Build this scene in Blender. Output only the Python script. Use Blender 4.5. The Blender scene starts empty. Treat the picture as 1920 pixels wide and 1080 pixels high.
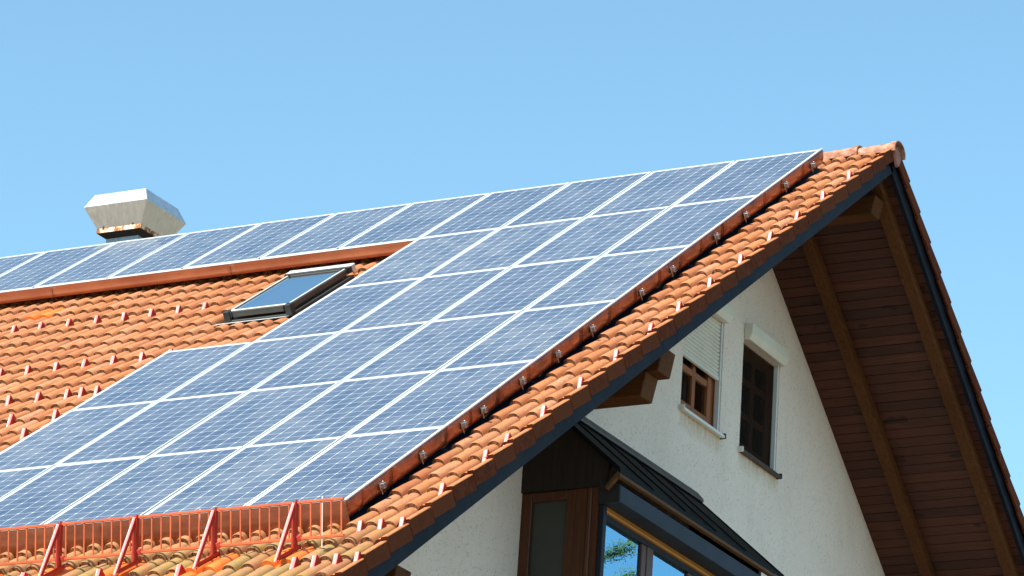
import bpy, bmesh, math, random
from mathutils import Vector, Matrix
random.seed(7)
SC = bpy.context.scene
COL = SC.collection

# ------------------------------------------------------------------ camera, sky, sun, exposure
AZ, EL, ROLL, FL = 2.0749879, 0.3461011, 0.0673589, 3.6004962
cam_pos = Vector((12.51127, -28.243676, -12.623422))
d = Vector((math.cos(EL)*math.cos(AZ), math.cos(EL)*math.sin(AZ), math.sin(EL)))
rt = d.cross(Vector((0, 0, 1))).normalized()
up = rt.cross(d)
r2 = math.cos(ROLL)*rt + math.sin(ROLL)*up
u2 = -math.sin(ROLL)*rt + math.cos(ROLL)*up
cd = bpy.data.cameras.new("camera")
cam = bpy.data.objects.new("camera", cd)
COL.objects.link(cam)
cam.matrix_world = Matrix(((r2.x, u2.x, -d.x, cam_pos.x), (r2.y, u2.y, -d.y, cam_pos.y), (r2.z, u2.z, -d.z, cam_pos.z), (0, 0, 0, 1)))
cd.sensor_fit = 'HORIZONTAL'
cd.sensor_width = 36.0
cd.lens = 36.0*FL
cd.clip_start = 0.5
cd.clip_end = 3000.0
SC.camera = cam

LDIR = Vector((-0.09, -0.658, 0.758)).normalized()      # towards the sun
w = bpy.data.worlds.new("World")
SC.world = w
w.use_nodes = True
wn = w.node_tree
bg = wn.nodes["Background"]
sky = wn.nodes.new("ShaderNodeTexSky")
sky.sky_type = 'NISHITA'
sky.sun_disc = False
sky.sun_elevation = math.asin(LDIR.z)
sky.sun_rotation = math.atan2(LDIR.x, LDIR.y)
sky.altitude = 400
sky.air_density = 1.0
sky.dust_density = 0.6
sky.ozone_density = 1.0
tint = wn.nodes.new("ShaderNodeMix"); tint.data_type = 'RGBA'; tint.blend_type = 'MULTIPLY'
tint.inputs[0].default_value = 1.0; tint.inputs[7].default_value = (0.80, 1.03, 0.94, 1)      # white balance of the sky
wn.links.new(sky.outputs[0], tint.inputs[6]); wn.links.new(tint.outputs[2], bg.inputs[0])
bg.inputs[1].default_value = 0.15
sd = bpy.data.lights.new("sun", 'SUN')
sd.energy = 4.6
sd.angle = math.radians(0.53)
sd.color = (1.0, 0.95, 0.87)
sun = bpy.data.objects.new("sun", sd)
COL.objects.link(sun)
sun.rotation_euler = LDIR.to_track_quat('Z', 'Y').to_euler()
SC.view_settings.view_transform = 'Standard'
SC.view_settings.look = 'None'
SC.view_settings.exposure = 0.82
SC.view_settings.gamma = 1.0
SC.view_settings.use_curve_mapping = False
SC.cycles.max_bounces = 8
SC.cycles.transparent_max_bounces = 8

# ------------------------------------------------------------------ frames
TH = 0.6250613                      # pitch of the near slope
CT, ST = math.cos(TH), math.sin(TH)
EX = Vector((1, 0, 0)); ES = Vector((0, -CT, -ST)); EN = Vector((0, -ST, CT))
RX = Matrix.Rotation(TH, 4, 'X')    # local (u, -s, n) -> world
def RS(u, s, n): return EX*u + ES*s + EN*n
YR, ZR = 0.47, 0.160                # ridge line (top of the tile crests)
SR = -0.475                         # s of the ridge on the near slope
TF = math.atan(0.737)               # pitch of the far slope
CF, SF = math.cos(TF), math.sin(TF)
FS = Vector((0, CF, -SF)); FN = Vector((0, SF, CF))
NC = -0.145                         # crest level of the tiles below the panel plane
OF = Vector((0, YR, ZR+0.012)) - FN*NC
FX = Matrix.Translation(OF) @ Matrix.Rotation(-TF, 4, 'X')   # local (x, s', n') -> world
def FR(x, s, n): return OF + EX*x + FS*s + FN*n
PITCH, COURSE, NOSE0 = 0.1500, 0.337, 4.862
PW, PH = 0.845, 1.58623
XW, XF, XV = -0.98, 0.505, 0.545
GROUND = -14.25

# ------------------------------------------------------------------ materials
def mat(name, base=(0.5, 0.5, 0.5), rough=0.6, metal=0.0, spec=0.5):
    m = bpy.data.materials.new(name)
    m.use_nodes = True
    b = m.node_tree.nodes["Principled BSDF"]
    b.inputs["Base Color"].default_value = (*base, 1)
    b.inputs["Roughness"].default_value = rough
    b.inputs["Metallic"].default_value = metal
    b.inputs["Specular IOR Level"].default_value = spec
    return m, m.node_tree, b
class NT:
    def __init__(s, nt): s.nt = nt; s.tc = None
    def n(s, t, **k):
        o = s.nt.nodes.new(t)
        for a, v in k.items(): setattr(o, a, v)
        return o
    def l(s, a, b): s.nt.links.new(a, b)
    def coord(s, which="Object"):
        if not s.tc: s.tc = s.n("ShaderNodeTexCoord")
        return s.tc.outputs[which]
    def mapping(s, scale, src=None, rot=(0, 0, 0)):
        m = s.n("ShaderNodeMapping"); m.inputs["Scale"].default_value = scale; m.inputs["Rotation"].default_value = rot
        s.l(src or s.coord(), m.inputs[0]); return m.outputs[0]
    def noise(s, scale, detail=4, rough=0.6, src=None):
        o = s.n("ShaderNodeTexNoise"); o.inputs["Scale"].default_value = scale; o.inputs["Detail"].default_value = detail; o.inputs["Roughness"].default_value = rough
        s.l(src or s.coord(), o.inputs["Vector"]); return o.outputs["Fac"]
    def ramp(s, fac, stops, interp='LINEAR'):
        o = s.n("ShaderNodeValToRGB"); e = o.color_ramp; e.interpolation = interp
        while len(e.elements) < len(stops): e.elements.new(0.5)
        for i, (p, c) in enumerate(stops):
            e.elements[i].position = p
            e.elements[i].color = (*c, 1) if hasattr(c, '__len__') else (c, c, c, 1)
        s.l(fac, o.inputs[0]); return o.outputs[0]
    def math(s, op, a, b=None, c=None, clamp=False):
        o = s.n("ShaderNodeMath", operation=op); o.use_clamp = clamp
        for i, v in enumerate((a, b, c)):
            if v is None: continue
            if isinstance(v, (int, float)): o.inputs[i].default_value = v
            else: s.l(v, o.inputs[i])
        return o.outputs[0]
    def mix(s, fac, a, b, mode='MIX'):
        o = s.n("ShaderNodeMix", data_type='RGBA', blend_type=mode)
        for sock, v in ((o.inputs[0], fac), (o.inputs[6], a), (o.inputs[7], b)):
            if isinstance(v, (int, float)): sock.default_value = v
            elif isinstance(v, tuple): sock.default_value = (*v, 1)
            else: s.l(v, sock)
        return o.outputs[2]
    def bump(s, h, strength, dist, bsdf):
        o = s.n("ShaderNodeBump"); o.inputs["Strength"].default_value = strength; o.inputs["Distance"].default_value = dist
        s.l(h, o.inputs["Height"]); s.l(o.outputs[0], bsdf.inputs["Normal"])

def m_tile():
    m, nt, b = mat("clay_tile", rough=0.8, spec=0.25)
    N = NT(nt)
    sep = N.n("ShaderNodeSeparateXYZ"); N.l(N.coord(), sep.inputs[0])
    i = N.math('FLOOR', N.math('DIVIDE', N.math('ADD', sep.outputs[0], 60.0-0.031+PITCH*0.5), PITCH))
    j = N.math('FLOOR', N.math('DIVIDE', N.math('ADD', sep.outputs[1], 60*COURSE+NOSE0), COURSE))
    cb = N.n("ShaderNodeCombineXYZ"); N.l(i, cb.inputs[0]); N.l(j, cb.inputs[1])
    wnz = N.n("ShaderNodeTexWhiteNoise"); wnz.noise_dimensions = '2D'; N.l(cb.outputs[0], wnz.inputs[0])
    v = wnz.outputs[0]
    base = N.ramp(v, [(0.0, (0.34, 0.105, 0.036)), (0.25, (0.43, 0.145, 0.047)), (0.6, (0.48, 0.177, 0.062)), (0.85, (0.50, 0.198, 0.086)), (1.0, (0.54, 0.245, 0.130))])
    big = N.noise(1.3, 4, 0.6)
    base = N.mix(N.ramp(big, [(0.35, 0.0), (0.7, 0.55)]), base, (0.48, 0.20, 0.092))
    dirt = N.noise(38, 5, 0.7, N.mapping((1.0, 0.35, 1.0)))
    base = N.mix(N.ramp(dirt, [(0.40, 0.0), (0.70, 0.68)]), base, (0.25, 0.105, 0.048))
    speck = N.noise(160, 2, 0.6)
    base = N.mix(N.ramp(speck, [(0.60, 0.0), (0.72, 0.6)]), base, (0.17, 0.075, 0.038))
    grime = N.noise(3.2, 5, 0.7, N.mapping((2.2, 0.5, 1.0)))
    base = N.mix(N.ramp(grime, [(0.52, 0.0), (0.70, 0.5)]), base, (0.30, 0.135, 0.068))
    pale = N.noise(5.5, 4, 0.65)
    base = N.mix(N.ramp(pale, [(0.60, 0.0), (0.74, 0.45)]), base, (0.58, 0.33, 0.20))
    # lichen near the eave
    mz = N.math('MULTIPLY', N.ramp(N.math('ADD', N.math('MULTIPLY', sep.outputs[1], -0.1), 0.0), [(0.93, 0.0), (1.0, 1.0)]), 1.0)
    li = N.ramp(N.math('ADD', N.noise(4.5, 5, 0.65), N.math('MULTIPLY', v, 0.16)), [(0.42, 0.0), (0.68, 0.85)])
    base = N.mix(N.math('MULTIPLY', mz, li), base, (0.30, 0.205, 0.058))
    base = N.mix(N.math('MULTIPLY', mz, N.ramp(N.noise(22, 4, 0.7), [(0.45, 0.0), (0.65, 0.75)])), base, (0.24, 0.16, 0.09))
    few = N.ramp(N.noise(2.1, 3, 0.5, N.mapping((1, 0.8, 1))), [(0.66, 0.0), (0.74, 0.5)])
    base = N.mix(few, base, (0.36, 0.25, 0.085))
    N.l(base, b.inputs["Base Color"])
    N.bump(N.noise(120, 4, 0.7), 0.35, 0.004, b)
    return m
def m_simple_noise(name, c1, c2, scale, rough=0.6, bump=0.0, metal=0.0, spec=0.5, stretch=(1, 1, 1), dist=0.003, lo=0.35, hi=0.68):
    m, nt, b = mat(name, rough=rough, metal=metal, spec=spec)
    N = NT(nt)
    f = N.noise(scale, 5, 0.65, N.mapping(stretch))
    N.l(N.ramp(f, [(lo, c1), (hi, c2)]), b.inputs["Base Color"])
    if bump: N.bump(f, bump, dist, b)
    return m
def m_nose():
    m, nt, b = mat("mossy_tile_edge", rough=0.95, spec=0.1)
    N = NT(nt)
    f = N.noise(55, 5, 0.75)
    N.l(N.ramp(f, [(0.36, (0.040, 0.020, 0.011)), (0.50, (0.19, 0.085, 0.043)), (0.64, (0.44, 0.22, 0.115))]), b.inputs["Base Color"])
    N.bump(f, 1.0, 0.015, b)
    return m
def m_cells():
    m, nt, b = mat("photovoltaic_cells", rough=0.12, spec=0.5)
    N = NT(nt)
    sep = N.n("ShaderNodeSeparateXYZ"); N.l(N.coord(), sep.inputs[0])
    MX, MY = 0.021, 0.016
    px = (0.823-2*MX)/6; py = (1.576-2*MY)/12
    x = N.math('DIVIDE', N.math('SUBTRACT', N.math('MULTIPLY', sep.outputs[0], -1.0), MX), px)
    y = N.math('DIVIDE', N.math('SUBTRACT', N.math('MULTIPLY', sep.outputs[1], -1.0), MY), py)
    ax = N.math('ABSOLUTE', N.math('SUBTRACT', N.math('FRACT', x), 0.5))
    ay = N.math('ABSOLUTE', N.math('SUBTRACT', N.math('FRACT', y), 0.5))
    gx = N.math('GREATER_THAN', ax, 0.5-0.014)
    gy = N.math('GREATER_THAN', ay, 0.5-0.012)
    dia = N.math('GREATER_THAN', N.math('ADD', ax, ay), 0.915)
    out = N.math('MAXIMUM', N.math('MAXIMUM', N.math('LESS_THAN', x, 0.0), N.math('GREATER_THAN', x, 6.0)), N.math('MAXIMUM', N.math('LESS_THAN', y, 0.0), N.math('GREATER_THAN', y, 12.0)))
    line = N.math('MAXIMUM', N.math('MAXIMUM', gx, gy), N.math('MAXIMUM', dia, out))
    # per-cell and per-panel tint
    oi = N.n("ShaderNodeObjectInfo")
    cb = N.n("ShaderNodeCombineXYZ"); N.l(N.math('FLOOR', x), cb.inputs[0]); N.l(N.math('FLOOR', y), cb.inputs[1]); N.l(N.math('MULTIPLY', oi.outputs["Random"], 91.0), cb.inputs[2])
    wz = N.n("ShaderNodeTexWhiteNoise"); N.l(cb.outputs[0], wz.inputs[0])
    cellv = N.math('ADD', N.math('MULTIPLY', wz.outputs[0], 0.65), N.math('MULTIPLY', oi.outputs["Random"], 0.35))
    blue = N.ramp(cellv, [(0.0, (0.008, 0.026, 0.074)), (0.4, (0.018, 0.042, 0.094)), (0.75, (0.050, 0.072, 0.110)), (1.0, (0.125, 0.136, 0.150))])
    # crystal flakes
    vo = N.n("ShaderNodeTexVoronoi"); vo.inputs["Scale"].default_value = 60; N.l(N.mapping((1, 1.4, 1)), vo.inputs["Vector"])
    blue = N.mix(0.35, blue, N.mix(N.math('MULTIPLY', vo.outputs["Color"], 1.0), (0.010, 0.034, 0.085), (0.050, 0.078, 0.125)))
    # fine busbars down each cell
    fx = N.math('FRACT', N.math('MULTIPLY', x, 2.0))
    bus = N.math('LESS_THAN', N.math('ABSOLUTE', N.math('SUBTRACT', fx, 0.5)), 0.018)
    blue = N.mix(N.math('MULTIPLY', bus, 0.45), blue, (0.20, 0.23, 0.26))
    colr = N.mix(line, blue, (0.70, 0.72, 0.74))
    shift = N.n("ShaderNodeVectorMath", operation='ADD'); N.l(N.coord(), shift.inputs[0])
    cs = N.n("ShaderNodeCombineXYZ"); N.l(N.math('MULTIPLY', oi.outputs["Random"], 57.0), cs.inputs[0]); N.l(N.math('MULTIPLY', oi.outputs["Random"], 31.0), cs.inputs[1]); N.l(cs.outputs[0], shift.inputs[1])
    dust = N.ramp(N.noise(1.6, 5, 0.65, shift.outputs[0]), [(0.32, 0.05), (0.75, 0.23)])
    colr = N.mix(dust, colr, (0.40, 0.40, 0.40))
    mpn = N.n("ShaderNodeMapping"); mpn.inputs["Scale"].default_value = (16.0, 0.7, 1.0); N.l(shift.outputs[0], mpn.inputs[0])
    streak = N.ramp(N.noise(1.0, 4, 0.7, mpn.outputs[0]), [(0.50, 0.0), (0.75, 0.15)])
    colr = N.mix(streak, colr, (0.46, 0.45, 0.43))
    N.l(colr, b.inputs["Base Color"])
    N.l(N.ramp(N.noise(3.0, 4), [(0.3, 0.10), (0.7, 0.22)]), b.inputs["Roughness"])
    return m
def m_stucco():
    m, nt, b = mat("stucco", rough=0.9, spec=0.2)
    N = NT(nt)
    big = N.noise(0.55, 4, 0.6)
    colr = N.ramp(big, [(0.3, (0.83, 0.695, 0.63)), (0.7, (0.87, 0.755, 0.69))])
    pit = N.noise(72, 3, 0.6, N.mapping((1, 1.1, 0.8)))
    colr = N.mix(N.ramp(pit, [(0.60, 0.0), (0.70, 0.65)]), colr, (0.20, 0.18, 0.15))
    sp = N.n("ShaderNodeSeparateXYZ"); N.l(N.coord(), sp.inputs[0])
    drip = N.noise(9.0, 4, 0.7, N.mapping((1, 2.2, 0.35)))
    for y0, y1 in ((-0.62, 0.30), (0.63, 1.55)):
        my = N.math('MULTIPLY', N.ramp(N.math('SUBTRACT', sp.outputs[1], y0), [(0.0, 0.0), (0.05, 1.0)]), N.ramp(N.math('SUBTRACT', y1, sp.outputs[1]), [(0.0, 0.0), (0.10, 1.0)]))
        mzz = N.math('MULTIPLY', N.ramp(N.math('ADD', sp.outputs[2], 2.76), [(0.0, 0.0), (0.18, 1.0)]), N.math('LESS_THAN', sp.outputs[2], -2.55))
        f_ = N.math('MULTIPLY', N.math('MULTIPLY', my, mzz), N.ramp(drip, [(0.30, 0.25), (0.65, 0.85)]))
        colr = N.mix(f_, colr, (0.46, 0.31, 0.16))
    tone = N.noise(1.4, 5, 0.7, N.mapping((1, 1.4, 0.5)))
    colr = N.mix(N.ramp(tone, [(0.5, 0.0), (0.75, 0.30)]), colr, (0.58, 0.52, 0.45))
    N.l(colr, b.inputs["Base Color"])
    h = N.math('SUBTRACT', N.noise(110, 4, 0.7), N.ramp(pit, [(0.58, 0.0), (0.7, 0.9)]))
    N.bump(h, 0.6, 0.008, b)
    return m
def m_wood(name, c1, c2, axis=0, rough=0.6, scale=9.0, knots=True, spec=0.3, boards=None):
    m, nt, b = mat(name, rough=rough, spec=spec)
    N = NT(nt)
    st = [14.0, 14.0, 14.0]; st[axis] = 0.8
    g = N.noise(scale*0.35, 6, 0.65, N.mapping(tuple(st)))
    colr = N.ramp(g, [(0.30, c1), (0.70, c2)])
    if knots:
        sk = [1.0, 1.0, 1.0]; sk[axis] = 0.5
        k = N.noise(7.0, 2, 0.4, N.mapping(tuple(sk)))
        colr = N.mix(N.ramp(k, [(0.70, 0.0), (0.76, 0.7)]), colr, tuple(0.35*x for x in c1))
        pl = N.noise(1.1, 3, 0.5)
        colr = N.mix(N.ramp(pl, [(0.35, 0.0), (0.7, 0.5)]), colr, tuple(0.55*x for x in c1))
    if boards:
        sp = N.n("ShaderNodeSeparateXYZ"); N.l(N.coord(), sp.inputs[0])
        sd_ = N.math('SUBTRACT', N.math('MULTIPLY', sp.outputs[1], boards[0]), N.math('MULTIPLY', sp.outputs[2], boards[1]))
        k_ = N.math('FLOOR', N.math('DIVIDE', N.math('SUBTRACT', sd_, boards[2]), boards[3]))
        wz = N.n("ShaderNodeTexWhiteNoise"); wz.noise_dimensions = '1D'; N.l(k_, wz.inputs["W"])
        colr = N.mix(N.ramp(wz.outputs[0], [(0.0, 0.0), (1.0, 0.7)]), colr, tuple(0.45*x for x in c1))
        kn = N.noise(5.0, 1, 0.3, N.mapping((0.8, 1.6, 1.6)))
        colr = N.mix(N.ramp(kn, [(0.72, 0.0), (0.75, 0.85)]), colr, tuple(0.4*x for x in c1))
    N.l(colr, b.inputs["Base Color"])
    N.bump(g, 0.25, 0.003, b)
    return m
def m_pane(name, mixf=0.5, gloss=(0.95, 0.97, 1), rough=0.0):
    m = bpy.data.materials.new(name); m.use_nodes = True
    nt = m.node_tree; nt.nodes.remove(nt.nodes["Principled BSDF"])
    out = nt.nodes["Material Output"]
    N = NT(nt)
    tr = N.n("ShaderNodeBsdfTransparent"); tr.inputs[0].default_value = (0.80, 0.82, 0.82, 1)
    gl = N.n("ShaderNodeBsdfGlossy"); gl.inputs["Roughness"].default_value = rough; gl.inputs["Color"].default_value = (*gloss, 1)
    fr = N.n("ShaderNodeFresnel"); fr.inputs[0].default_value = 1.5
    f = N.math('ADD', N.math('MULTIPLY', fr.outputs[0], 1.6), mixf, clamp=True)
    mx = N.n("ShaderNodeMixShader"); N.l(f, mx.inputs[0]); N.l(tr.outputs[0], mx.inputs[1]); N.l(gl.outputs[0], mx.inputs[2])
    N.l(mx.outputs[0], out.inputs[0])
    # gentle waviness
    bp = N.n("ShaderNodeBump"); bp.inputs["Strength"].default_value = 0.02; bp.inputs["Distance"].default_value = 0.02
    N.l(N.noise(2.2, 2), bp.inputs["Height"]); N.l(bp.outputs[0], gl.inputs["Normal"])
    return m
def m_steel():
    m, nt, b = mat("weathered_steel", base=(0.62, 0.60, 0.57), rough=0.30, metal=0.95)
    N = NT(nt)
    g = N.noise(9, 5, 0.65, N.mapping((3.0, 3.0, 0.35)))
    colr = N.ramp(g, [(0.3, (0.62, 0.61, 0.60)), (0.7, (0.76, 0.755, 0.75))])
    st = N.noise(14, 4, 0.7, N.mapping((2.0, 2.0, 0.3)))
    colr = N.mix(N.ramp(st, [(0.66, 0.0), (0.80, 0.35)]), colr, (0.34, 0.25, 0.18))
    N.l(colr, b.inputs["Base Color"])
    N.l(N.ramp(g, [(0.3, 0.32), (0.7, 0.42)]), b.inputs["Roughness"])
    return m
def m_rust():
    m, nt, b = mat("rusty_rim", rough=0.75, spec=0.3)
    N = NT(nt)
    f = N.noise(16, 5, 0.7, N.mapping((1, 1, 0.6)))
    N.l(N.ramp(f, [(0.36, (0.70, 0.62, 0.50)), (0.47, (0.66, 0.50, 0.33)), (0.54, (0.40, 0.14, 0.04)), (0.66, (0.10, 0.04, 0.02))]), b.inputs["Base Color"])
    return m
def m_skirt():
    m, nt, b = mat("painted_flashing", rough=0.25, metal=0.4, spec=0.6)
    N = NT(nt)
    f = N.noise(5, 4, 0.6)
    big = N.noise(1.9, 4, 0.65, N.mapping((1, 1, 2.5)))
    colr = N.ramp(f, [(0.3, (0.26, 0.060, 0.026)), (0.7, (0.42, 0.115, 0.048))])
    colr = N.mix(N.ramp(big, [(0.45, 0.0), (0.62, 0.75)]), colr, (0.085, 0.026, 0.016))
    colr = N.mix(N.ramp(N.noise(7.0, 4, 0.7), [(0.60, 0.0), (0.75, 0.5)]), colr, (0.40, 0.22, 0.15))
    N.l(colr, b.inputs["Base Color"])
    N.l(N.ramp(N.noise(9, 4, 0.7), [(0.35, 0.20), (0.7, 0.38)]), b.inputs["Roughness"])
    N.bump(N.noise(3.5, 2, 0.4), 0.35, 0.03, b)
    return m
M = {}
M['tile'] = m_tile()
M['nose'] = m_nose()
M['tile_new'] = m_simple_noise("new_orange_tile", (0.72, 0.15, 0.025), (0.82, 0.22, 0.045), 6, rough=0.35, spec=0.5)
M['ridge'] = m_simple_noise("weathered_ridge_tile", (0.24, 0.085, 0.042), (0.52, 0.31, 0.22), 16, rough=0.85, bump=0.4, spec=0.2, stretch=(0.6, 1, 1))
M['verge'] = m_simple_noise("verge_tile_clay", (0.40, 0.125, 0.042), (0.52, 0.19, 0.075), 8, rough=0.75, bump=0.2, spec=0.3, stretch=(3, 3, 3))
M['vergeface'] = m_simple_noise("shaded_verge_face", (0.070, 0.016, 0.007), (0.135, 0.034, 0.014), 7, rough=0.85, bump=0.2, spec=0.06, stretch=(3, 3, 3))  # much darker copy of the verge clay, shade painted into the colour
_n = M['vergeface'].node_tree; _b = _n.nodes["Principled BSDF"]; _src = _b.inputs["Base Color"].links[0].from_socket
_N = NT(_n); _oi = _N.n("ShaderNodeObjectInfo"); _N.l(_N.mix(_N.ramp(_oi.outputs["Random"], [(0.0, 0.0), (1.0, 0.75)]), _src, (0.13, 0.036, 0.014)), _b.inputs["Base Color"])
M['mortar'] = m_simple_noise("pink_mortar", (0.25, 0.095, 0.075), (0.40, 0.18, 0.14), 14, rough=0.9, bump=0.5)
M['frame'], _, _b = mat("anodised_frame", (0.82, 0.83, 0.84), 0.38, 0.25, 0.5)
M['cells'] = m_cells()
M['skirt'] = m_skirt()
M['skirttop'] = m_simple_noise("copper_flashing", (0.30, 0.075, 0.030), (0.42, 0.125, 0.052), 2.2, rough=0.4, metal=0.25, spec=0.5, stretch=(1, 1, 2))
M['skirtlow'] = m_simple_noise("weathered_flashing", (0.22, 0.075, 0.042), (0.34, 0.12, 0.065), 4, rough=0.35, metal=0.3, spec=0.5, stretch=(1, 1, 3))
M['chrome'], _, _b = mat("bare_aluminium", (0.42, 0.41, 0.40), 0.38, 0.8)
M['gapshade'], _, _b = mat("gap_shade_grey", (0.055, 0.05, 0.048), 0.8)
M['dark'], _, _b = mat("dark_rubber", (0.012, 0.012, 0.013), 0.6)
M['fascia'] = m_simple_noise("slate_blue_sheet_metal", (0.007, 0.008, 0.014), (0.014, 0.015, 0.025), 3.0, rough=0.55, spec=0.07)
M['stucco'] = m_stucco()
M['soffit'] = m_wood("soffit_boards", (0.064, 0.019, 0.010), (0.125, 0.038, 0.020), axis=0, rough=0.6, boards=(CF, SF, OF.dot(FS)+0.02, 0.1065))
M['beam'] = m_wood("timber_beam", (0.070, 0.027, 0.010), (0.130, 0.050, 0.018), axis=1, rough=0.7, spec=0.1)
M['beamx'] = m_wood("timber_purlin", (0.070, 0.026, 0.009), (0.130, 0.049, 0.017), axis=0, rough=0.7, spec=0.08)
M['baywood'] = m_wood("bay_wood", (0.055, 0.016, 0.005), (0.10, 0.030, 0.009), axis=2, rough=0.45, knots=False, spec=0.35)
M['winwood'] = m_wood("window_wood", (0.21, 0.060, 0.012), (0.34, 0.105, 0.022), axis=2, rough=0.42, knots=False, spec=0.5)
M['gold'] = m_wood("honey_wood", (0.36, 0.135, 0.012), (0.48, 0.20, 0.025), axis=1, rough=0.35, knots=False, spec=0.5)
M['eave'] = m_wood("eave_board", (0.075, 0.036, 0.016), (0.13, 0.066, 0.030), axis=1, rough=0.6, knots=False, spec=0.1)
M['white'] = m_simple_noise("cream_plastic", (0.74, 0.70, 0.61), (0.80, 0.77, 0.70), 2.0, rough=0.45)
M['shutter'] = m_simple_noise("shutter_slats", (0.66, 0.63, 0.57), (0.74, 0.71, 0.66), 4.0, rough=0.5)
M['alu'], _, _b = mat("pale_guide_rail", (0.76, 0.77, 0.78), 0.4, 0.1)
M['pane'] = m_pane("window_glass", 0.02)
M['bigpane'] = m_pane("reflective_glass", 0.42, (0.42, 0.76, 1.0))
M['pane_backing'] = m_simple_noise("pale_backing", (0.34, 0.36, 0.35), (0.42, 0.44, 0.43), 2, rough=0.7)
M['skypane'] = m_pane("skylight_glass", 0.42, (0.88, 0.95, 1.0))
M['frost'] = m_simple_noise("frosted_pane", (0.030, 0.034, 0.029), (0.046, 0.050, 0.043), 1.2, rough=0.35)
M['room'], _, _b = mat("dim_room", (0.02, 0.018, 0.016), 0.9)
M['curtain'] = m_simple_noise("sheer_curtain", (0.06, 0.055, 0.045), (0.20, 0.185, 0.15), 20, rough=0.9, stretch=(1, 3, 0.05))
M['net'], _, _b = mat("dark_screen", (0.016, 0.013, 0.012), 0.9, 0, 0.1)
M['clad'] = m_wood("dark_cladding", (0.012, 0.008, 0.006), (0.026, 0.017, 0.012), axis=2, rough=0.7, knots=False)
M['bayroof'] = m_simple_noise("dark_standing_seam", (0.005, 0.005, 0.005), (0.010, 0.010, 0.011), 2.5, rough=0.6, spec=0.06)
M['flashbrown'] = m_simple_noise("brown_sheet", (0.045, 0.030, 0.026), (0.075, 0.05, 0.042), 5, rough=0.5)
M['boxblue'] = m_simple_noise("slate_shutter_box", (0.022, 0.026, 0.040), (0.032, 0.037, 0.054), 2, rough=0.5, spec=0.10)
M['guideblue'], _, _b = mat("slate_rail", (0.018, 0.022, 0.034), 0.5, 0, 0.1)
M['steel'] = m_steel()
M['rust'] = m_rust()
M['zinc'] = m_simple_noise("zinc_neck", (0.15, 0.19, 0.22), (0.27, 0.32, 0.36), 8, rough=0.5, metal=0.3, stretch=(3, 3, .5))
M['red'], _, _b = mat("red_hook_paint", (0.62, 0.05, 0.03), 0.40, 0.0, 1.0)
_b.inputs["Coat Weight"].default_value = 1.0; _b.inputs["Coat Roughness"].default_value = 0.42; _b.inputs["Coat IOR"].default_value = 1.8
M['reddark'], _, _b = mat("shaded_red_paint", (0.36, 0.028, 0.014), 0.5, 0.0, 0.2)  # darker copy of the hook red, paints the shade sides of legs and braces
M['redbright'] = m_simple_noise("faded_orange_red_paint", (0.42, 0.085, 0.034), (0.66, 0.125, 0.040), 7, rough=0.5, spec=0.35)
M['skyframe'] = m_simple_noise("grey_brown_aluminium", (0.030, 0.027, 0.023), (0.052, 0.048, 0.042), 5, rough=0.45, metal=0.0)
M['skylead'] = m_simple_noise("pale_apron", (0.50, 0.49, 0.46), (0.68, 0.67, 0.64), 7, rough=0.5, metal=0.2)
M['grass'] = m_simple_noise("dry_gravel", (0.13, 0.11, 0.07), (0.24, 0.20, 0.14), 0.6, rough=0.9)
M['bark'] = m_simple_noise("bark", (0.05, 0.035, 0.025), (0.12, 0.09, 0.06), 6, rough=0.9)
M['leaf'] = m_simple_noise("leaves", (0.10, 0.16, 0.03), (0.26, 0.30, 0.09), 0.9, rough=0.6)

# ------------------------------------------------------------------ mesh helpers
def obj(name, verts, faces, mats, parent=None, matrix=None, fmat=None, smooth=None):
    me = bpy.data.meshes.new(name)
    me.from_pydata([tuple(v) for v in verts], [], faces)
    for m in (mats if isinstance(mats, (list, tuple)) else [mats]): me.materials.append(m)
    if fmat:
        for p, k in zip(me.polygons, fmat): p.material_index = k
    if smooth is not None:
        for p in me.polygons: p.use_smooth = True
        me.set_sharp_from_angle(angle=math.radians(smooth))
    me.update()
    o = bpy.data.objects.new(name, me)
    COL.objects.link(o)
    if parent is not None: o.parent = parent
    if matrix is not None: o.matrix_basis = matrix
    return o
def empty(name, loc=(0, 0, 0), matrix=None):
    o = bpy.data.objects.new(name, None); COL.objects.link(o)
    if matrix is not None: o.matrix_basis = matrix
    else: o.location = loc
    o.empty_display_size = 0.2
    return o
def tag(o, label, cat, group=None):
    o['label'] = label; o['category'] = cat
    if group: o['group'] = group
    return o
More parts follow.
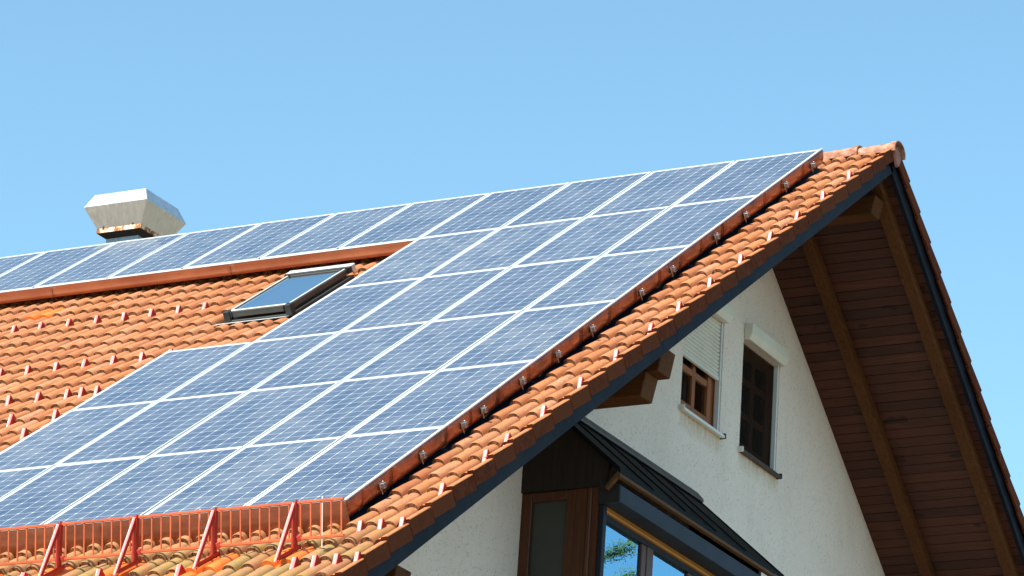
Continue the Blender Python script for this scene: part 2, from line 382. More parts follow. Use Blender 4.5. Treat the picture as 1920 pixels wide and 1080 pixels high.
class MB:
    def __init__(s): s.v = []; s.f = []; s.m = []
    def add(s, verts, faces, k=0):
        b = len(s.v); s.v += [Vector(x) for x in verts]; s.f += [tuple(b+i for i in f) for f in faces]; s.m += [k]*len(faces)
    def hexa(s, p, k=0):   # p: 8 corners, bottom 4 then top 4 (same winding)
        s.add(p, [(3, 2, 1, 0), (4, 5, 6, 7), (0, 1, 5, 4), (1, 2, 6, 5), (2, 3, 7, 6), (3, 0, 4, 7)], k)
    def box(s, lo, hi, k=0, T=None):
        (a, b, c), (x, y, z) = lo, hi
        p = [(a, b, c), (x, b, c), (x, y, c), (a, y, c), (a, b, z), (x, b, z), (x, y, z), (a, y, z)]
        if T: p = [T(*q) for q in p]
        s.hexa(p, k)
    def bar(s, p, q, wx, wz, side, k=0):   # bar from p to q, widths along 'side' and the third axis
        p, q = Vector(p), Vector(q); dr = (q-p).normalized(); sd_ = Vector(side); sd_ = (sd_-dr*sd_.dot(dr)).normalized(); t = dr.cross(sd_)
        c = []
        for e in (p, q):
            for a, b in ((-1, -1), (1, -1), (1, 1), (-1, 1)): c.append(e+sd_*(a*wx/2)+t*(b*wz/2))
        s.hexa(c, k)
    def cyl(s, p, q, r, n=10, k=0, r2=None):
        p, q = Vector(p), Vector(q); dr = (q-p).normalized(); a = dr.orthogonal().normalized(); b = dr.cross(a); r2 = r if r2 is None else r2
        vs = [p+(a*math.cos(2*math.pi*i/n)+b*math.sin(2*math.pi*i/n))*r for i in range(n)]+[q+(a*math.cos(2*math.pi*i/n)+b*math.sin(2*math.pi*i/n))*r2 for i in range(n)]
        fs = [(i, (i+1) % n, n+(i+1) % n, n+i) for i in range(n)]+[tuple(range(n-1, -1, -1)), tuple(range(n, 2*n))]
        s.add(vs, fs, k)
    def prism(s, poly, vec, k=0):   # closed prism from a planar polygon
        n = len(poly); a = [Vector(p) for p in poly]; b = [p+Vector(vec) for p in a]
        s.add(a+b, [tuple(range(n-1, -1, -1)), tuple(range(n, 2*n))]+[(i, (i+1) % n, n+(i+1) % n, n+i) for i in range(n)], k)
    def arc(s, p, q, w, side, bulge, k=0, n=6):   # bowed strip from p to q
        p, q = Vector(p), Vector(q); sd_ = Vector(side); dr = (q-p).normalized(); t = sd_.cross(dr)
        vs = []
        for e in (p, q):
            for i in range(n+1):
                x = -1+2*i/n; vs.append(e+sd_*(x*w/2)+t*(bulge*(1-x*x)))
        for e in (p, q): vs += [e-sd_*(w/2)-t*0.002, e+sd_*(w/2)-t*0.002]
        W = n+1; b = 2*W
        s.add(vs, [(i, i+1, W+i+1, W+i) for i in range(n)]+[(b, b+2, b+3, b+1), (0, W, b+2, b), (n, b+1, b+3, W+n)], k)
    def build(s, name, mats, parent=None, matrix=None, smooth=None, bevel=0.0):
        o = obj(name, s.v, s.f, mats, parent, matrix, s.m, smooth)
        me = o.data
        bm = bmesh.new(); bm.from_mesh(me); bmesh.ops.recalc_face_normals(bm, faces=bm.faces)
        if bevel:
            bmesh.ops.bevel(bm, geom=[e for e in bm.edges if len(e.link_faces) == 2 and e.calc_face_angle(0) > 0.6], offset=bevel, segments=1, affect='EDGES', clamp_overlap=True)
        bm.to_mesh(me); bm.free()
        return o
def L(p): return Vector(p)

# ------------------------------------------------------------------ ground
g = obj("ground", [(-400, -400, GROUND), (400, -400, GROUND), (400, 400, GROUND), (-400, 400, GROUND)], [(0, 1, 2, 3)], M['grass'])
g['kind'] = 'structure'

# ------------------------------------------------------------------ house
house = empty("house", (XW, 0, GROUND))
tag(house, "white stucco house with orange clay tile roof, timber soffit and gable windows", "house")
HM = Matrix.Translation(Vector((-XW, 0, -GROUND)))     # parts built in world coordinates under the house empty
def hpart(mb, name, mats, parent=None, smooth=None, bevel=0.0):
    if parent is None: return mb.build(name, mats, house, HM, smooth, bevel)
    return mb.build(name, mats, parent, None, smooth, bevel)

# gable wall with two window openings, plus back and side walls
W1 = (-0.60, 0.225, -2.545, -1.485)
W2 = (0.65, 1.475, -2.545, -1.485)
def roof_under(y, n=-0.325):
    if y < YR:
        s = -(y + n*ST)/CT; z = -ST*s + CT*n; return z
    s = (y - OF.y - SF*n)/CF; return OF.z - SF*s + CF*n
YN, YFAR = -8.9, 9.4
wl = MB()
ys = [YN, W1[0], W1[1], YR, W2[0], W2[1], YFAR]
for a, b in zip(ys[:-1], ys[1:]):
    hole = W1 if a == W1[0] else W2 if a == W2[0] else None
    if not hole:
        wl.add([(XW, a, GROUND-0.2), (XW, b, GROUND-0.2), (XW, b, roof_under(b)), (XW, a, roof_under(a))], [(0, 1, 2, 3)])
    else:
        z0, z1 = hole[2], hole[3]; XR = XW-0.16
        wl.add([(XW, a, GROUND-0.2), (XW, b, GROUND-0.2), (XW, b, z0), (XW, a, z0)], [(0, 1, 2, 3)])
        wl.add([(XW, a, z1), (XW, b, z1), (XW, b, roof_under(b)), (XW, a, roof_under(a))], [(0, 1, 2, 3)])
        for p, q in (((a, z0), (b, z0)), ((b, z0), (b, z1)), ((b, z1), (a, z1)), ((a, z1), (a, z0))):
            wl.add([(XW, *p), (XW, *q), (XR, *q), (XR, *p)], [(0, 1, 2, 3)])
XB = -14.0
wl.add([(XW, YN, GROUND-0.2), (XB, YN, GROUND-0.2), (XB, YN, roof_under(YN)), (XW, YN, roof_under(YN))], [(3, 2, 1, 0)])
wl.add([(XW, YFAR, GROUND-0.2), (XB, YFAR, GROUND-0.2), (XB, YFAR, roof_under(YFAR)), (XW, YFAR, roof_under(YFAR))], [(0, 1, 2, 3)])
wl.add([(XB, YN, GROUND-0.2), (XB, YFAR, GROUND-0.2), (XB, YFAR, roof_under(YFAR)), (XB, YR, roof_under(YR)), (XB, YN, roof_under(YN))], [(0, 1, 2, 3, 4)])
wo = obj("wall", wl.v, wl.f, M['stucco'], house, HM)
bm = bmesh.new(); bm.from_mesh(wo.data); bmesh.ops.remove_doubles(bm, verts=bm.verts, dist=0.0005); bm.to_mesh(wo.data); bm.free()

# ---- tiled slope: one continuous sheet of rolls and courses in local (u, y', n)
def roll_profile():
    a = 0.0525; pts = []
    for k in range(9):
        t = -1 + 2*k/8
        pts.append((a*math.sin(t*math.pi/2), 0.056*max(0.0, math.cos(t*math.pi/2))**0.75))
    return pts          # x offset about the crest, height over the trough
RP = roll_profile()
def tile_sheet(u_lo, u_hi, crest0, s_top, s_end, nose0, sgn, sink=None, new=None):
    """sgn=-1: local y = -s (near slope); sgn=+1: local y = s' (far slope)"""
    i0 = math.ceil((u_lo-crest0)/PITCH); i1 = math.floor((u_hi-0.056-crest0)/PITCH)
    xs = []; hs = []; ridx = []
    for i in range(i0, i1+1):
        for x, h in RP: xs.append(crest0+i*PITCH+x); hs.append(h); ridx.append(i)
    xs.append(u_hi); hs.append(0.0); ridx.append(i1+1)
    j0 = math.ceil((s_top-nose0)/COURSE); j1 = math.floor((s_end-nose0)/COURSE)
    rng = random.Random(3)
    jit = {}
    def J(i, j):
        if (i, j) not in jit: jit[(i, j)] = (rng.uniform(-.012, .012), rng.uniform(-.004, .005), rng.uniform(-.008, .008))
        return jit[(i, j)]
    rows = []
    base = NC-0.056-0.026
    for j in range(j0, j1+1):
        s1 = nose0+j*COURSE; s0 = s1-COURSE
        if j == j0: s0 = s_top
        for kind in ((0.0, 0.0), (0.55, 0.014), (0.97, 0.0260), (1.0, 0.0225), (1.0, 0.0)):
            row = []
            for x, h, i in zip(xs, hs, ridx):
                du, dn, dx = J(i//2, j)
                f, st = kind
                s = s0+(s1-s0)*f+(du if f > 0.9 else 0.0)
                hh = h*(0.985 if kind == (1.0, 0.0225) else 1.0)*(1.0 if st else 0.90)
                n = base+hh+st+(dn if st else 0.0)
                if sink and sink[0] < x < sink[1] and sink[2] < s < sink[3]: n = base-0.03
                row.append((x+dx*0.5, sgn*s, n))
            rows.append((row, j, kind))
    verts = [v for r, _, _ in rows for v in r]; nx = len(xs); faces = []; fm = []
    for a in range(len(rows)-1):
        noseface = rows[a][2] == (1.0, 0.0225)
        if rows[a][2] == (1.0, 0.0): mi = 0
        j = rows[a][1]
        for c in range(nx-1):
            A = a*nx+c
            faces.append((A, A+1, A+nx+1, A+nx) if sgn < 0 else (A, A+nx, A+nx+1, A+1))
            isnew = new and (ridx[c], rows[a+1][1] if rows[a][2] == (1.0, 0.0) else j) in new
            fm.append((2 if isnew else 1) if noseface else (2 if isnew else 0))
    return verts, faces, fm
NEW = set()
for (u_, s_) in ((-0.13, 10.2), (-0.77, 10.2), (-1.40, 10.2), (-2.02, 10.2), (-2.65, 10.2)):
    i_ = round((u_-0.031)/PITCH); j_ = math.ceil((s_-NOSE0)/COURSE)
    NEW |= {(i_, j_), (i_-1, j_)}
NEW |= {(-6, math.ceil((10.3-NOSE0)/COURSE)), (-7, math.ceil((10.3-NOSE0)/COURSE)), (-48, -8), (-49, -8)}
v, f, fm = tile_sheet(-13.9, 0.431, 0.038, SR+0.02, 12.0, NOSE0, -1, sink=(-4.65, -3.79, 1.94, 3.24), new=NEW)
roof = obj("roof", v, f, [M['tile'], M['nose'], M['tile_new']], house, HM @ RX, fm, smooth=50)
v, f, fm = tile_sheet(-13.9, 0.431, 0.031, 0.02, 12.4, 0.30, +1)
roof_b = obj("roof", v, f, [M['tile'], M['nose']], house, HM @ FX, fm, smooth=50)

# verge tiles, each a sub-part of its slope
VP = [(0.424, -0.193), (0.436, -0.172), (0.450, -0.158), (0.470, -0.150), (0.490, -0.151), (0.495, -0.138), (0.541, -0.134), (0.545, -0.140), (0.547, -0.252), (0.531, -0.252), (0.529, -0.165), (0.424, -0.203)]
def verge_tile(parent, s1, sgn, length):
    rj = random.Random(int(s1*1000)+sgn)
    mb = MB(); n = len(VP)
    e0 = [(x-0.003, sgn*(s1-length), z-0.020) for x, z in VP]
    e1 = [(x+rj.uniform(-.002, .002), sgn*s1, z+(0.004 if z > -0.24 else 0.006)) for x, z in VP]
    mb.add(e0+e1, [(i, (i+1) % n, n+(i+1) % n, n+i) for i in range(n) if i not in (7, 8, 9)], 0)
    mb.add(e0+e1, [(i, (i+1) % n, n+(i+1) % n, n+i) for i in (7, 8, 9)]+[tuple(range(n))], 2)  # outer and end faces take the painted shade colour
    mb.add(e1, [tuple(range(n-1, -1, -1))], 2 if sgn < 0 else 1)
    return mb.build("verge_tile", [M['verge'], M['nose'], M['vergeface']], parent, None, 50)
j = math.ceil((SR+0.3-NOSE0-0.075)/COURSE)
while NOSE0+0.075+j*COURSE < 12.0:
    s1 = NOSE0+0.075+j*COURSE
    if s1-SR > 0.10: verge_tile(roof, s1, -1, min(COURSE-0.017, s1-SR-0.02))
    j += 1
s1 = 0.42
while s1 < 8.5:
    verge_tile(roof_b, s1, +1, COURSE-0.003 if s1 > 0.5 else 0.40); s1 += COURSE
# verge mortar infill under the ridge end and the ridge caps
def ridge_cap(x1, lift, r1, r0, length):
    mb = MB(); n = 12; ring = []
    for (x, r) in ((x1-length, r0), (x1-0.06, r1), (x1-0.055, r1+0.012), (x1, r1+0.014)):
        for t in (1.0, 0.86):
            for k in range(n+1):
                a = math.radians(-18+(216)*k/n)
                ring.append((x, YR+r*t*1.06*math.cos(a), ZR-0.090+lift+r*t*0.80*math.sin(a)))
    N_ = n+1; fs = []
    for q in range(3):
        o = q*2*N_; p = (q+1)*2*N_
        for k in range(n):
            fs.append((o+k, o+k+1, p+k+1, p+k)); fs.append((o+N_+k, p+N_+k, p+N_+k+1, o+N_+k+1))
        for k in (0, n): fs.append((o+k, p+k, p+N_+k, o+N_+k))
    e = 3*2*N_
    for k in range(n): fs.append((e+k, e+k+1, e+N_+k+1, e+N_+k)); fs.append((k, N_+k, N_+k+1, k+1))
    mb.add(ring, fs)
    return mb.build("ridge_tile", M['ridge'], roof, RX.inverted(), 40)
x = 0.580; kk = 0
while x > -3.0:
    ridge_cap(x, 0.004*(kk % 2)+0.010, 0.108, 0.096, 0.44); x -= 0.375; kk += 1
mb = MB()
mb.cyl((-13.8, YR, ZR-0.085), (x+0.05, YR, ZR-0.085), 0.085, 16)
mb.build("ridge_tile", M['ridge'], roof, RX.inverted(), 40)
mb = MB()      # end plug below the last ridge tile
poly = [(0.535, YR-0.098, ZR-0.10), (0.535, YR-0.070, ZR-0.155), (0.535, YR-0.012, ZR-0.235), (0.535, YR+0.030, ZR-0.20), (0.535, YR+0.060, ZR-0.13), (0.535, YR+0.030, ZR-0.085), (0.535, YR-0.055, ZR-0.060)]
mb.prism(poly, (0.034, 0, 0)); mb.build("ridge_end_plug", M['mortar'], roof, RX.inverted(), None, 0.006)
mb = MB(); mb.prism([(0.545, YR+0.092*math.cos(a), ZR-0.090+0.07*math.sin(a)) for a in [math.radians(-10+20*k) for k in range(11)]], (0.010, 0, 0)); mb.build("ridge_end_shade", M['nose'], roof, RX.inverted())  # dark disc painting the shade inside the hollow ridge end

# ---- fascia boards, soffits, rafters, purlins
def strip(T, x0, x1, s0, s1, n0, n1):
    mb = MB(); mb.box((x0, s0, n0), (x1, s1, n1), 0, T); return mb
fm_ = MB()
cuts = [SR+0.12, 1.62, 3.36, 5.16, 6.92, 8.70, 12.0]
for a, b in zip(cuts[:-1], cuts[1:]):
    p = [RS(XF-0.035, a+0.0015, -0.372), RS(XF, a+0.0015, -0.372), RS(XF, b-0.0015, -0.372), RS(XF-0.035, b-0.0015, -0.372)]
    q = [RS(XF-0.035, a+0.0015, -0.215), RS(XF, a+0.0015, -0.215), RS(XF, b-0.0015, -0.215), RS(XF-0.035, b-0.0015, -0.215)]
    fm_.hexa(p+q)
hpart(fm_, "fascia", M['fascia'])
fm_ = MB()
for a, b in ((-0.03, 4.1), (4.103, 8.2), (8.203, 12.4)):
    fm_.box((XF-0.035, a, -0.372), (XF, b, -0.215), 0, FR)
hpart(fm_, "fascia", M['fascia'])
# far-side soffit: tongue-and-groove boards as one grooved sheet
prof = []; s = 0.02
while s < 12.3:
    w_ = 0.1065; prof += [(s, -0.322), (s+0.004, -0.330), (s+w_-0.007, -0.330), (s+w_-0.003, -0.322)]; s += w_
def extr(prof, T, x0, x1):
    mb = MB(); n = len(prof)
    mb.add([T(x0, a, b) for a, b in prof]+[T(x1, a, b) for a, b in prof], [(i, i+1, n+i+1, n+i) for i in range(n-1)]); return mb
hpart(extr(prof, FR, XW-0.05, XF-0.036), "soffit", M['soffit'])
hpart(extr([(s_ + SR, n_) for s_, n_ in prof], RS, XW-0.05, XF-0.036), "soffit", M['soffit'])
for x0, x1, dep in ((-0.570, -0.455, 0.100), (0.265, 0.382, 0.100)):
    hpart(strip(FR, x0, x1, 0.03, 12.2, -0.331-dep, -0.331), "rafter", M['beam'], None, None, 0.006)
    hpart(strip(RS, x0, x1, SR+0.05, 11.8, -0.331-dep, -0.331), "rafter", M['beam'], None, None, 0.006)
def purlin(x1, y0, y1, z0, z1, corbel=None):
    rk = 0.040; mb = MB(); mb.hexa([(XW-0.1, y0, z0), (x1-rk, y0, z0), (x1-rk, y1, z0), (XW-0.1, y1, z0), (XW-0.1, y0, z1), (x1, y0, z1), (x1, y1, z1), (XW-0.1, y1, z1)]); p = hpart(mb, "purlin", M['beamx'], None, None, 0.006)
    if corbel:
        c0, c1_, c2_, c3_, c4_ = corbel; mb = MB(); mb.hexa([(XW-0.1, c1_, c3_), (c0-rk, c1_, c3_), (c0-rk, c2_, c3_), (XW-0.1, c2_, c3_), (XW-0.1, c1_, c4_), (c0+0.005, c1_, c4_), (c0+0.005, c2_, c4_), (XW-0.1, c2_, c4_)]); hpart(mb, "corbel", M['beamx'], p, None, 0.006)
purlin(0.30, -3.580, -3.352, -3.308, -3.105, (0.17, -3.602, -3.385, -3.512, -3.310))
purlin(0.36, 0.455, 0.650, -0.487, -0.315)
purlin(0.33, -7.50, -7.30, -6.18, -5.985)
purlin(0.30, 4.55, 4.78, -3.75, -3.53, (0.17, 4.57, 4.79, -3.95, -3.752))

# ---- gable windows
def window(Wn, shut):
    y0, y1, z0, z1 = Wn
    root = empty("window"); root.parent = house; root.matrix_basis = HM
    XP = XW-0.085
    fr = MB(); t = 0.075
    fr.box((XP-0.04, y0+0.0, z0), (XP+0.012, y0+0.05, z1)); fr.box((XP-0.04, y1-0.075, z0), (XP+0.012, y1-0.0, z1))
    fr.box((XP-0.04, y0+0.05, z0), (XP+0.010, y1-0.075, z0+0.06)); fr.box((XP-0.04, y0+0.05, z1-0.06), (XP+0.010, y1-0.075, z1))
    # sash
    a, b = y0+0.052, y1-0.095; c, e = z0+0.064, z1-0.064
    for (p, q, r_, s_) in ((a, a+0.06, c, e), (b-0.065, b, c, e)): fr.box((XP-0.03, p, r_), (XP+0.024, q, s_))
    for (r_, s_) in ((c, c+0.06), (e-0.06, e)): fr.box((XP-0.03, a+0.06, r_), (XP+0.022, b-0.065, s_))
    mid = a+0.335 if shut else (a+b)/2
    fr.box((XP-0.02, mid-0.032, c+0.06), (XP+0.018, mid+0.032, e-0.06))
    for zt in ((c+0.372, ) if shut else (c+0.33, c+0.66)): fr.box((XP-0.02, a+0.06, zt-0.03), (XP+0.015, b-0.065, zt+0.03))
    fr.build("frame", M['winwood'], root, None, None, 0.004)
    obj("pane", [(XP-0.004, a, c), (XP-0.004, b, c), (XP-0.004, b, e), (XP-0.004, a, e)], [(0, 1, 2, 3)], M['pane'], root)
    rm = MB(); rm.box((XP-0.9, y0-0.3, z0-0.3), (XP-0.042, y1+0.3, z1+0.3)); rm.f.pop(3); rm.m.pop(3)
    rm.build("dark_interior", M['room'], root)
    cu = MB(); n = 60; vs = []
    for k in range(n+1):
        yy = y0+(y1-y0)*k/n
        xx = XP-0.12+0.018*math.sin(k*1.3)
        vs += [(xx, yy, z0), (xx, yy, z1)]
    lim = range(n) if not shut else [k for k in range(n) if 0.42 < k/n < 0.60 or k/n < 0.10]
    cu.add(vs, [(2*k, 2*k+2, 2*k+3, 2*k+1) for k in lim]); cu.build("curtain", M['curtain'] if shut else M['net'], root)
    # guide rails
    for (p, q) in ((y0, y0+0.022), (y1-0.024, y1-0.001)):
        gmb = MB(); gmb.box((XW-0.055, p, z0+0.012), (XW-0.012, q, z1)); gmb.build("guide_rail", M['alu'], root)
    # shutter box
    bx = MB()
    poly = [(XW+0.002, y0, z1+0.150), (XW+0.088, y0, z1+0.138), (XW+0.088, y0, z1+0.045), (XW+0.055, y0, z1-0.012), (XW-0.10, y0, z1-0.004), (XW-0.10, y0, z1+0.001), (XW+0.002, y0, z1+0.002)]
    bx.prism([poly[0], poly[1], poly[2], poly[3], (XW+0.002, y0, z1-0.006)], (0, y1-y0-0.004, 0))
    b_ = bx.build("shutter_box", M['white'], root, None, None, 0.004)
    # sill
    sl = MB(); sl.hexa([(XW-0.08, y0-0.03, z0-0.022), (XW+0.050, y0-0.03, z0-0.034), (XW+0.050, y1+0.03, z0-0.034), (XW-0.08, y1+0.03, z0-0.022), (XW-0.08, y0-0.03, z0+0.010), (XW+0.050, y0-0.03, z0-0.006), (XW+0.050, y1+0.03, z0-0.006), (XW-0.08, y1+0.03, z0+0.010)])
    sl.build("sill", M['alu'] if shut else M['flashbrown'], root, None, None, 0.003)
    for yy in (y0-0.03, y1+0.012):
        c_ = MB(); c_.box((XW-0.02, yy-0.004, z0-0.036), (XW+0.054, yy+0.02, z0+0.014)); c_.build("sill_end_cap", M['shutter'] if yy < y0 else M['dark'], root, None, None, 0.004)
    if shut:
        pr = []; z = z1; zb = -2.045; pitch = 0.037
        while z > zb+0.045:
            pr += [(XW-0.036, z), (XW-0.024, z-0.008), (XW-0.022, z-0.018), (XW-0.025, z-0.028), (XW-0.038, z-0.035)]; z -= pitch
        pr += [(XW-0.030, z), (XW-0.018, z-0.002), (XW-0.016, zb+0.004), (XW-0.036, zb)]
        mb = MB(); n = len(pr); ya, yb = y0+0.006, y1-0.030
        mb.add([(a, ya, b) for a, b in pr]+[(a, yb, b) for a, b in pr], [(i, i+1, n+i+1, n+i) for i in range(n-1)])
        mb.build("roller_shutter", M['shutter'], root, None, None)
    else:
        obj("insect_screen", [(XW-0.05, y0+0.024, z0+0.01), (XW-0.05, y1-0.026, z0+0.01), (XW-0.05, y1-0.026, z1-0.01), (XW-0.05, y0+0.024, z1-0.01)], [(0, 1, 2, 3)], M['screen'], root)
def m_screen():
    m = bpy.data.materials.new("fly_screen"); m.use_nodes = True; nt = m.node_tree
    N = NT(nt); b = nt.nodes["Principled BSDF"]; b.inputs["Base Color"].default_value = (0.008, 0.006, 0.005, 1); b.inputs["Specular IOR Level"].default_value = 0.1; b.inputs["Roughness"].default_value = 0.7
    tr = N.n("ShaderNodeBsdfTransparent"); mx = N.n("ShaderNodeMixShader"); mx.inputs[0].default_value = 0.74
    N.l(tr.outputs[0], mx.inputs[1]); N.l(b.outputs[0], mx.inputs[2]); N.l(mx.outputs[0], nt.nodes["Material Output"].inputs[0])
    return m
M['screen'] = m_screen()
window(W1, True)
window(W2, False)

# ---- bay window
bay = empty("bay_window"); bay.parent = house; bay.matrix_basis = HM
BY0, BY1, BXF = -3.396, -0.22, -0.29
ZB = -7.5
mb = MB()      # roof slab with standing seams
def br(x, z): return (x, z)
slope = lambda x: -3.262-0.885*(x-XW)
p = [(XW, BY0-0.055, slope(XW)-0.03), (-0.085, BY0-0.055, slope(-0.085)-0.03), (-0.085, BY1, slope(-0.085)-0.03), (XW, BY1, slope(XW)-0.03)]
q = [(a, b, c+0.03) for a, b, c in p]
mb.hexa(p+q)
yy = BY0-0.045
ks = 0
for yy in (BY0-0.045, -2.82, -2.22, -1.62, -1.02, BY1-0.012):
    mb.hexa([(XW+0.03, yy-0.010, slope(XW+0.03)+0.001), (-0.09, yy-0.010, slope(-0.09)+0.001), (-0.09, yy+0.010, slope(-0.09)+0.001), (XW+0.03, yy+0.010, slope(XW+0.03)+0.001),
             (XW+0.03, yy-0.006, slope(XW+0.03)+0.015), (-0.09, yy-0.006, slope(-0.09)+0.015), (-0.09, yy+0.006, slope(-0.09)+0.015), (XW+0.03, yy+0.006, slope(XW+0.03)+0.015)])
mb.build("bay_roof", M['bayroof'], bay)
mb = MB()
mb.prism([(XW+0.001, BY0-0.05, -3.212), (XW+0.022, BY0-0.05, -3.214), (XW+0.085, BY0-0.05, -3.285), (XW+0.085, BY0-0.05, -3.315), (XW+0.001, BY0-0.05, -3.30)], (0, BY1-BY0+0.06, 0))
mb.build("wall_flashing", M['flashbrown'], bay, None, None, 0.004)
mb = MB()
ex = -0.075
mb.hexa([(ex-0.035, BY0-0.075, slope(ex)-0.062), (ex, BY0-0.075, slope(ex)-0.054), (ex, BY1+0.02, slope(ex)-0.054), (ex-0.035, BY1+0.02, slope(ex)-0.062),
         (ex-0.055, BY0-0.075, slope(ex)-0.030), (ex, BY0-0.075, slope(ex)-0.026), (ex, BY1+0.02, slope(ex)-0.026), (ex-0.055, BY1+0.02, slope(ex)-0.030)])
mb.build("eave_board", M['eave'], bay, None, None, 0.004)
mb = MB()   # sloped barge at the left end
ca, sa = 0.749, -0.663
e0 = Vector((ex-0.004, BY0-0.077, slope(ex)-0.030)); dn_ = Vector((-0.663, 0, -0.749)); al = Vector((-0.749, 0, 0.663))
q0 = [e0, e0+al*0.030, e0+al*0.030+Vector((0, 0.05, 0)), e0+Vector((0, 0.05, 0))]
mb.hexa([p_+dn_*0.165 for p_ in q0]+q0)
mb.build("barge_board", M['eave'], bay, None, None, 0.003)
for yt in (-2.635, -1.856, -1.076, -0.40):
    mb = MB(); mb.hexa([(-0.40, yt-0.035, slope(-0.40)-0.12), (-0.125, yt-0.035, slope(-0.125)-0.10), (-0.125, yt+0.035, slope(-0.125)-0.10), (-0.40, yt+0.035, slope(-0.40)-0.12),
                        (-0.40, yt-0.035, slope(-0.40)-0.035), (-0.125, yt-0.035, slope(-0.125)-0.035), (-0.125, yt+0.035, slope(-0.125)-0.035), (-0.40, yt+0.035, slope(-0.40)-0.035)])
    mb.build("rafter_tail", M['beamx'], bay, None, None, 0.004)
# gable-side cladding (left)
mb = MB()
mb.prism([(XW, BY0-0.02, -4.165), (-0.275, BY0-0.02, -4.165), (-0.20, BY0-0.02, slope(-0.20)-0.034), (XW, BY0-0.02, slope(XW)-0.034)], (0, 0.05, 0))
mb.build("side_cladding", M['clad'], bay)
mb = MB()      # right side wall
mb.prism([(XW, BY1-0.09, ZB), (BXF-0.002, BY1-0.09, ZB), (BXF-0.002, BY1-0.09, slope(BXF)-0.036), (XW, BY1-0.09, slope(XW)-0.036)], (0, 0.05, 0))
mb.build("side_cladding", M['clad'], bay)
# left side window frame
mb = MB(); Y0 = BY0
mb.box((XW+0.001, Y0, ZB), (-0.888, Y0+0.06, -4.167)); mb.box((-0.574, Y0, ZB), (-0.488, Y0+0.06, -4.167)); mb.box((-0.888, Y0, -4.243), (-0.574, Y0+0.06, -4.167))
sf = mb.build("side_frame", M['baywood'], bay, None, None, 0.005)
obj("pane", [(-0.89, Y0+0.028, ZB), (-0.572, Y0+0.028, ZB), (-0.572, Y0+0.028, -4.24), (-0.89, Y0+0.028, -4.24)], [(0, 1, 2, 3)], M['frost'], bay)['label'] = "grey frosted narrow side pane"
mb = MB()
mb.box((-0.486, Y0-0.004, ZB), (-0.392, Y0+0.06, -4.168)); mb.cyl((-0.368, Y0+0.010, ZB), (-0.368, Y0+0.010, -4.170), 0.026, 12); mb.box((-0.340, Y0-0.008, ZB), (BXF, Y0+0.06, -4.168))
mb.build("corner_post", M['baywood'], bay, None, 40)
# front: guide rail, shutter box, head, frames, panes, curtain
mb = MB(); mb.box((BXF+0.001, Y0+0.010, ZB), (BXF+0.045, Y0+0.070, -4.306)); mb.build("guide_rail", M['guideblue'], bay, None, None, 0.004)
mb = MB(); mb.box((BXF+0.002, Y0-0.006, -4.305), (-0.10, -0.50, -4.165)); bxo = mb.build("shutter_box", M['boxblue'], bay, None, None, 0.004)
mb = MB(); mb.box((BXF+0.004, Y0-0.012, -4.304), (-0.104, Y0-0.0075, -4.166)); mb.build("box_end_plate", M['dark'], bay)
mb = MB(); mb.box((BXF-0.03, Y0+0.075, -4.357), (BXF+0.030, -0.45, -4.306)); mb.cyl((BXF+0.03, Y0+0.075, -4.343), (BXF+0.03, -0.45, -4.343), 0.012, 8); mb.build("head_rail", M['gold'], bay, None, 40)
mb = MB(); mb.box((BXF-0.03, Y0+0.075, -4.405), (BXF+0.012, -0.45, -4.3575))
mb.build("upper_frame", M['guideblue'], bay, None, None, 0.003)
edges = [Y0+0.075, -2.498, -1.62, -0.80, -0.45]
for k, (ya, yb) in enumerate(zip(edges[:-1], edges[1:])):
    a = ya+(0.0 if k == 0 else 0.105); b = yb-0.105
    obj("pane", [(BXF-0.012, a-0.02, ZB), (BXF-0.012, b+0.02, ZB), (BXF-0.012, b+0.02, -4.40), (BXF-0.012, a-0.02, -4.40)], [(0, 1, 2, 3)], M['bigpane'], bay)
    mb = MB(); mb.box((BXF-0.03, b, ZB), (BXF+0.008, b+0.085, -4.406)); mb.box((BXF-0.03, b+0.089, ZB), (BXF+0.014, b+0.205, -4.406)); mb.build("mullion", M['baywood'], bay, None, None, 0.005)
mb = MB(); n = 400; vs = []
for k in range(n+1):
    yv = Y0+0.08+(BY1-0.12-Y0-0.08)*k/n; xv = BXF-0.14+0.022*math.sin(k*0.95)+0.008*math.sin(k*0.31)
    vs += [(xv, yv, ZB), (xv, yv, -4.36)]
mb.add(vs, [(2*k, 2*k+2, 2*k+3, 2*k+1) for k in range(n)]); mb.build("curtain", M['curtain'], bay, None, 60)

# ---- chimney
ch = empty("chimney"); ch.parent = house; ch.matrix_basis = HM
CX, CY = -8.085, 0.972
def ring(h, z, hy=None): hy = hy or h; return [(CX-h, CY-hy, z), (CX+h, CY-hy, z), (CX+h, CY+hy, z), (CX-h, CY+hy, z)]
mb = MB()
R0, R1, R2 = ring(0.268, 0.488, 0.262), ring(0.385, 0.700, 0.372), ring(0.312, 0.850, 0.305)
R3, R4 = ring(0.296, 0.847, 0.289), ring(0.24, 0.55)
mb.add(R0+R1+R2+R3+R4, [(a+i, a+(i+1) % 4, a+4+(i+1) % 4, a+4+i) for a in (0, 4, 8, 12) for i in range(4)]+[(16, 17, 18, 19)])
mb.build("cowl", M['steel'], ch)
mb = MB(); mb.box((CX-0.272, CY-0.266, 0.440), (CX+0.272, CY+0.266, 0.487)); mb.build("rim", M['rust'], ch)
mb = MB(); ra = ring(0.262, 0.4395, 0.256); rb = ring(0.20, 0.397, 0.195); mb.hexa(rb+ra); mb.build("rim_shade_plate", M['dark'], ch)  # flared underside, coloured black for the shade below the rim
mb = MB(); mb.box((CX-0.195, CY-0.19, -0.6), (CX+0.195, CY+0.19, 0.396)); mb.build("neck", M['zinc'], ch)
mb = MB()
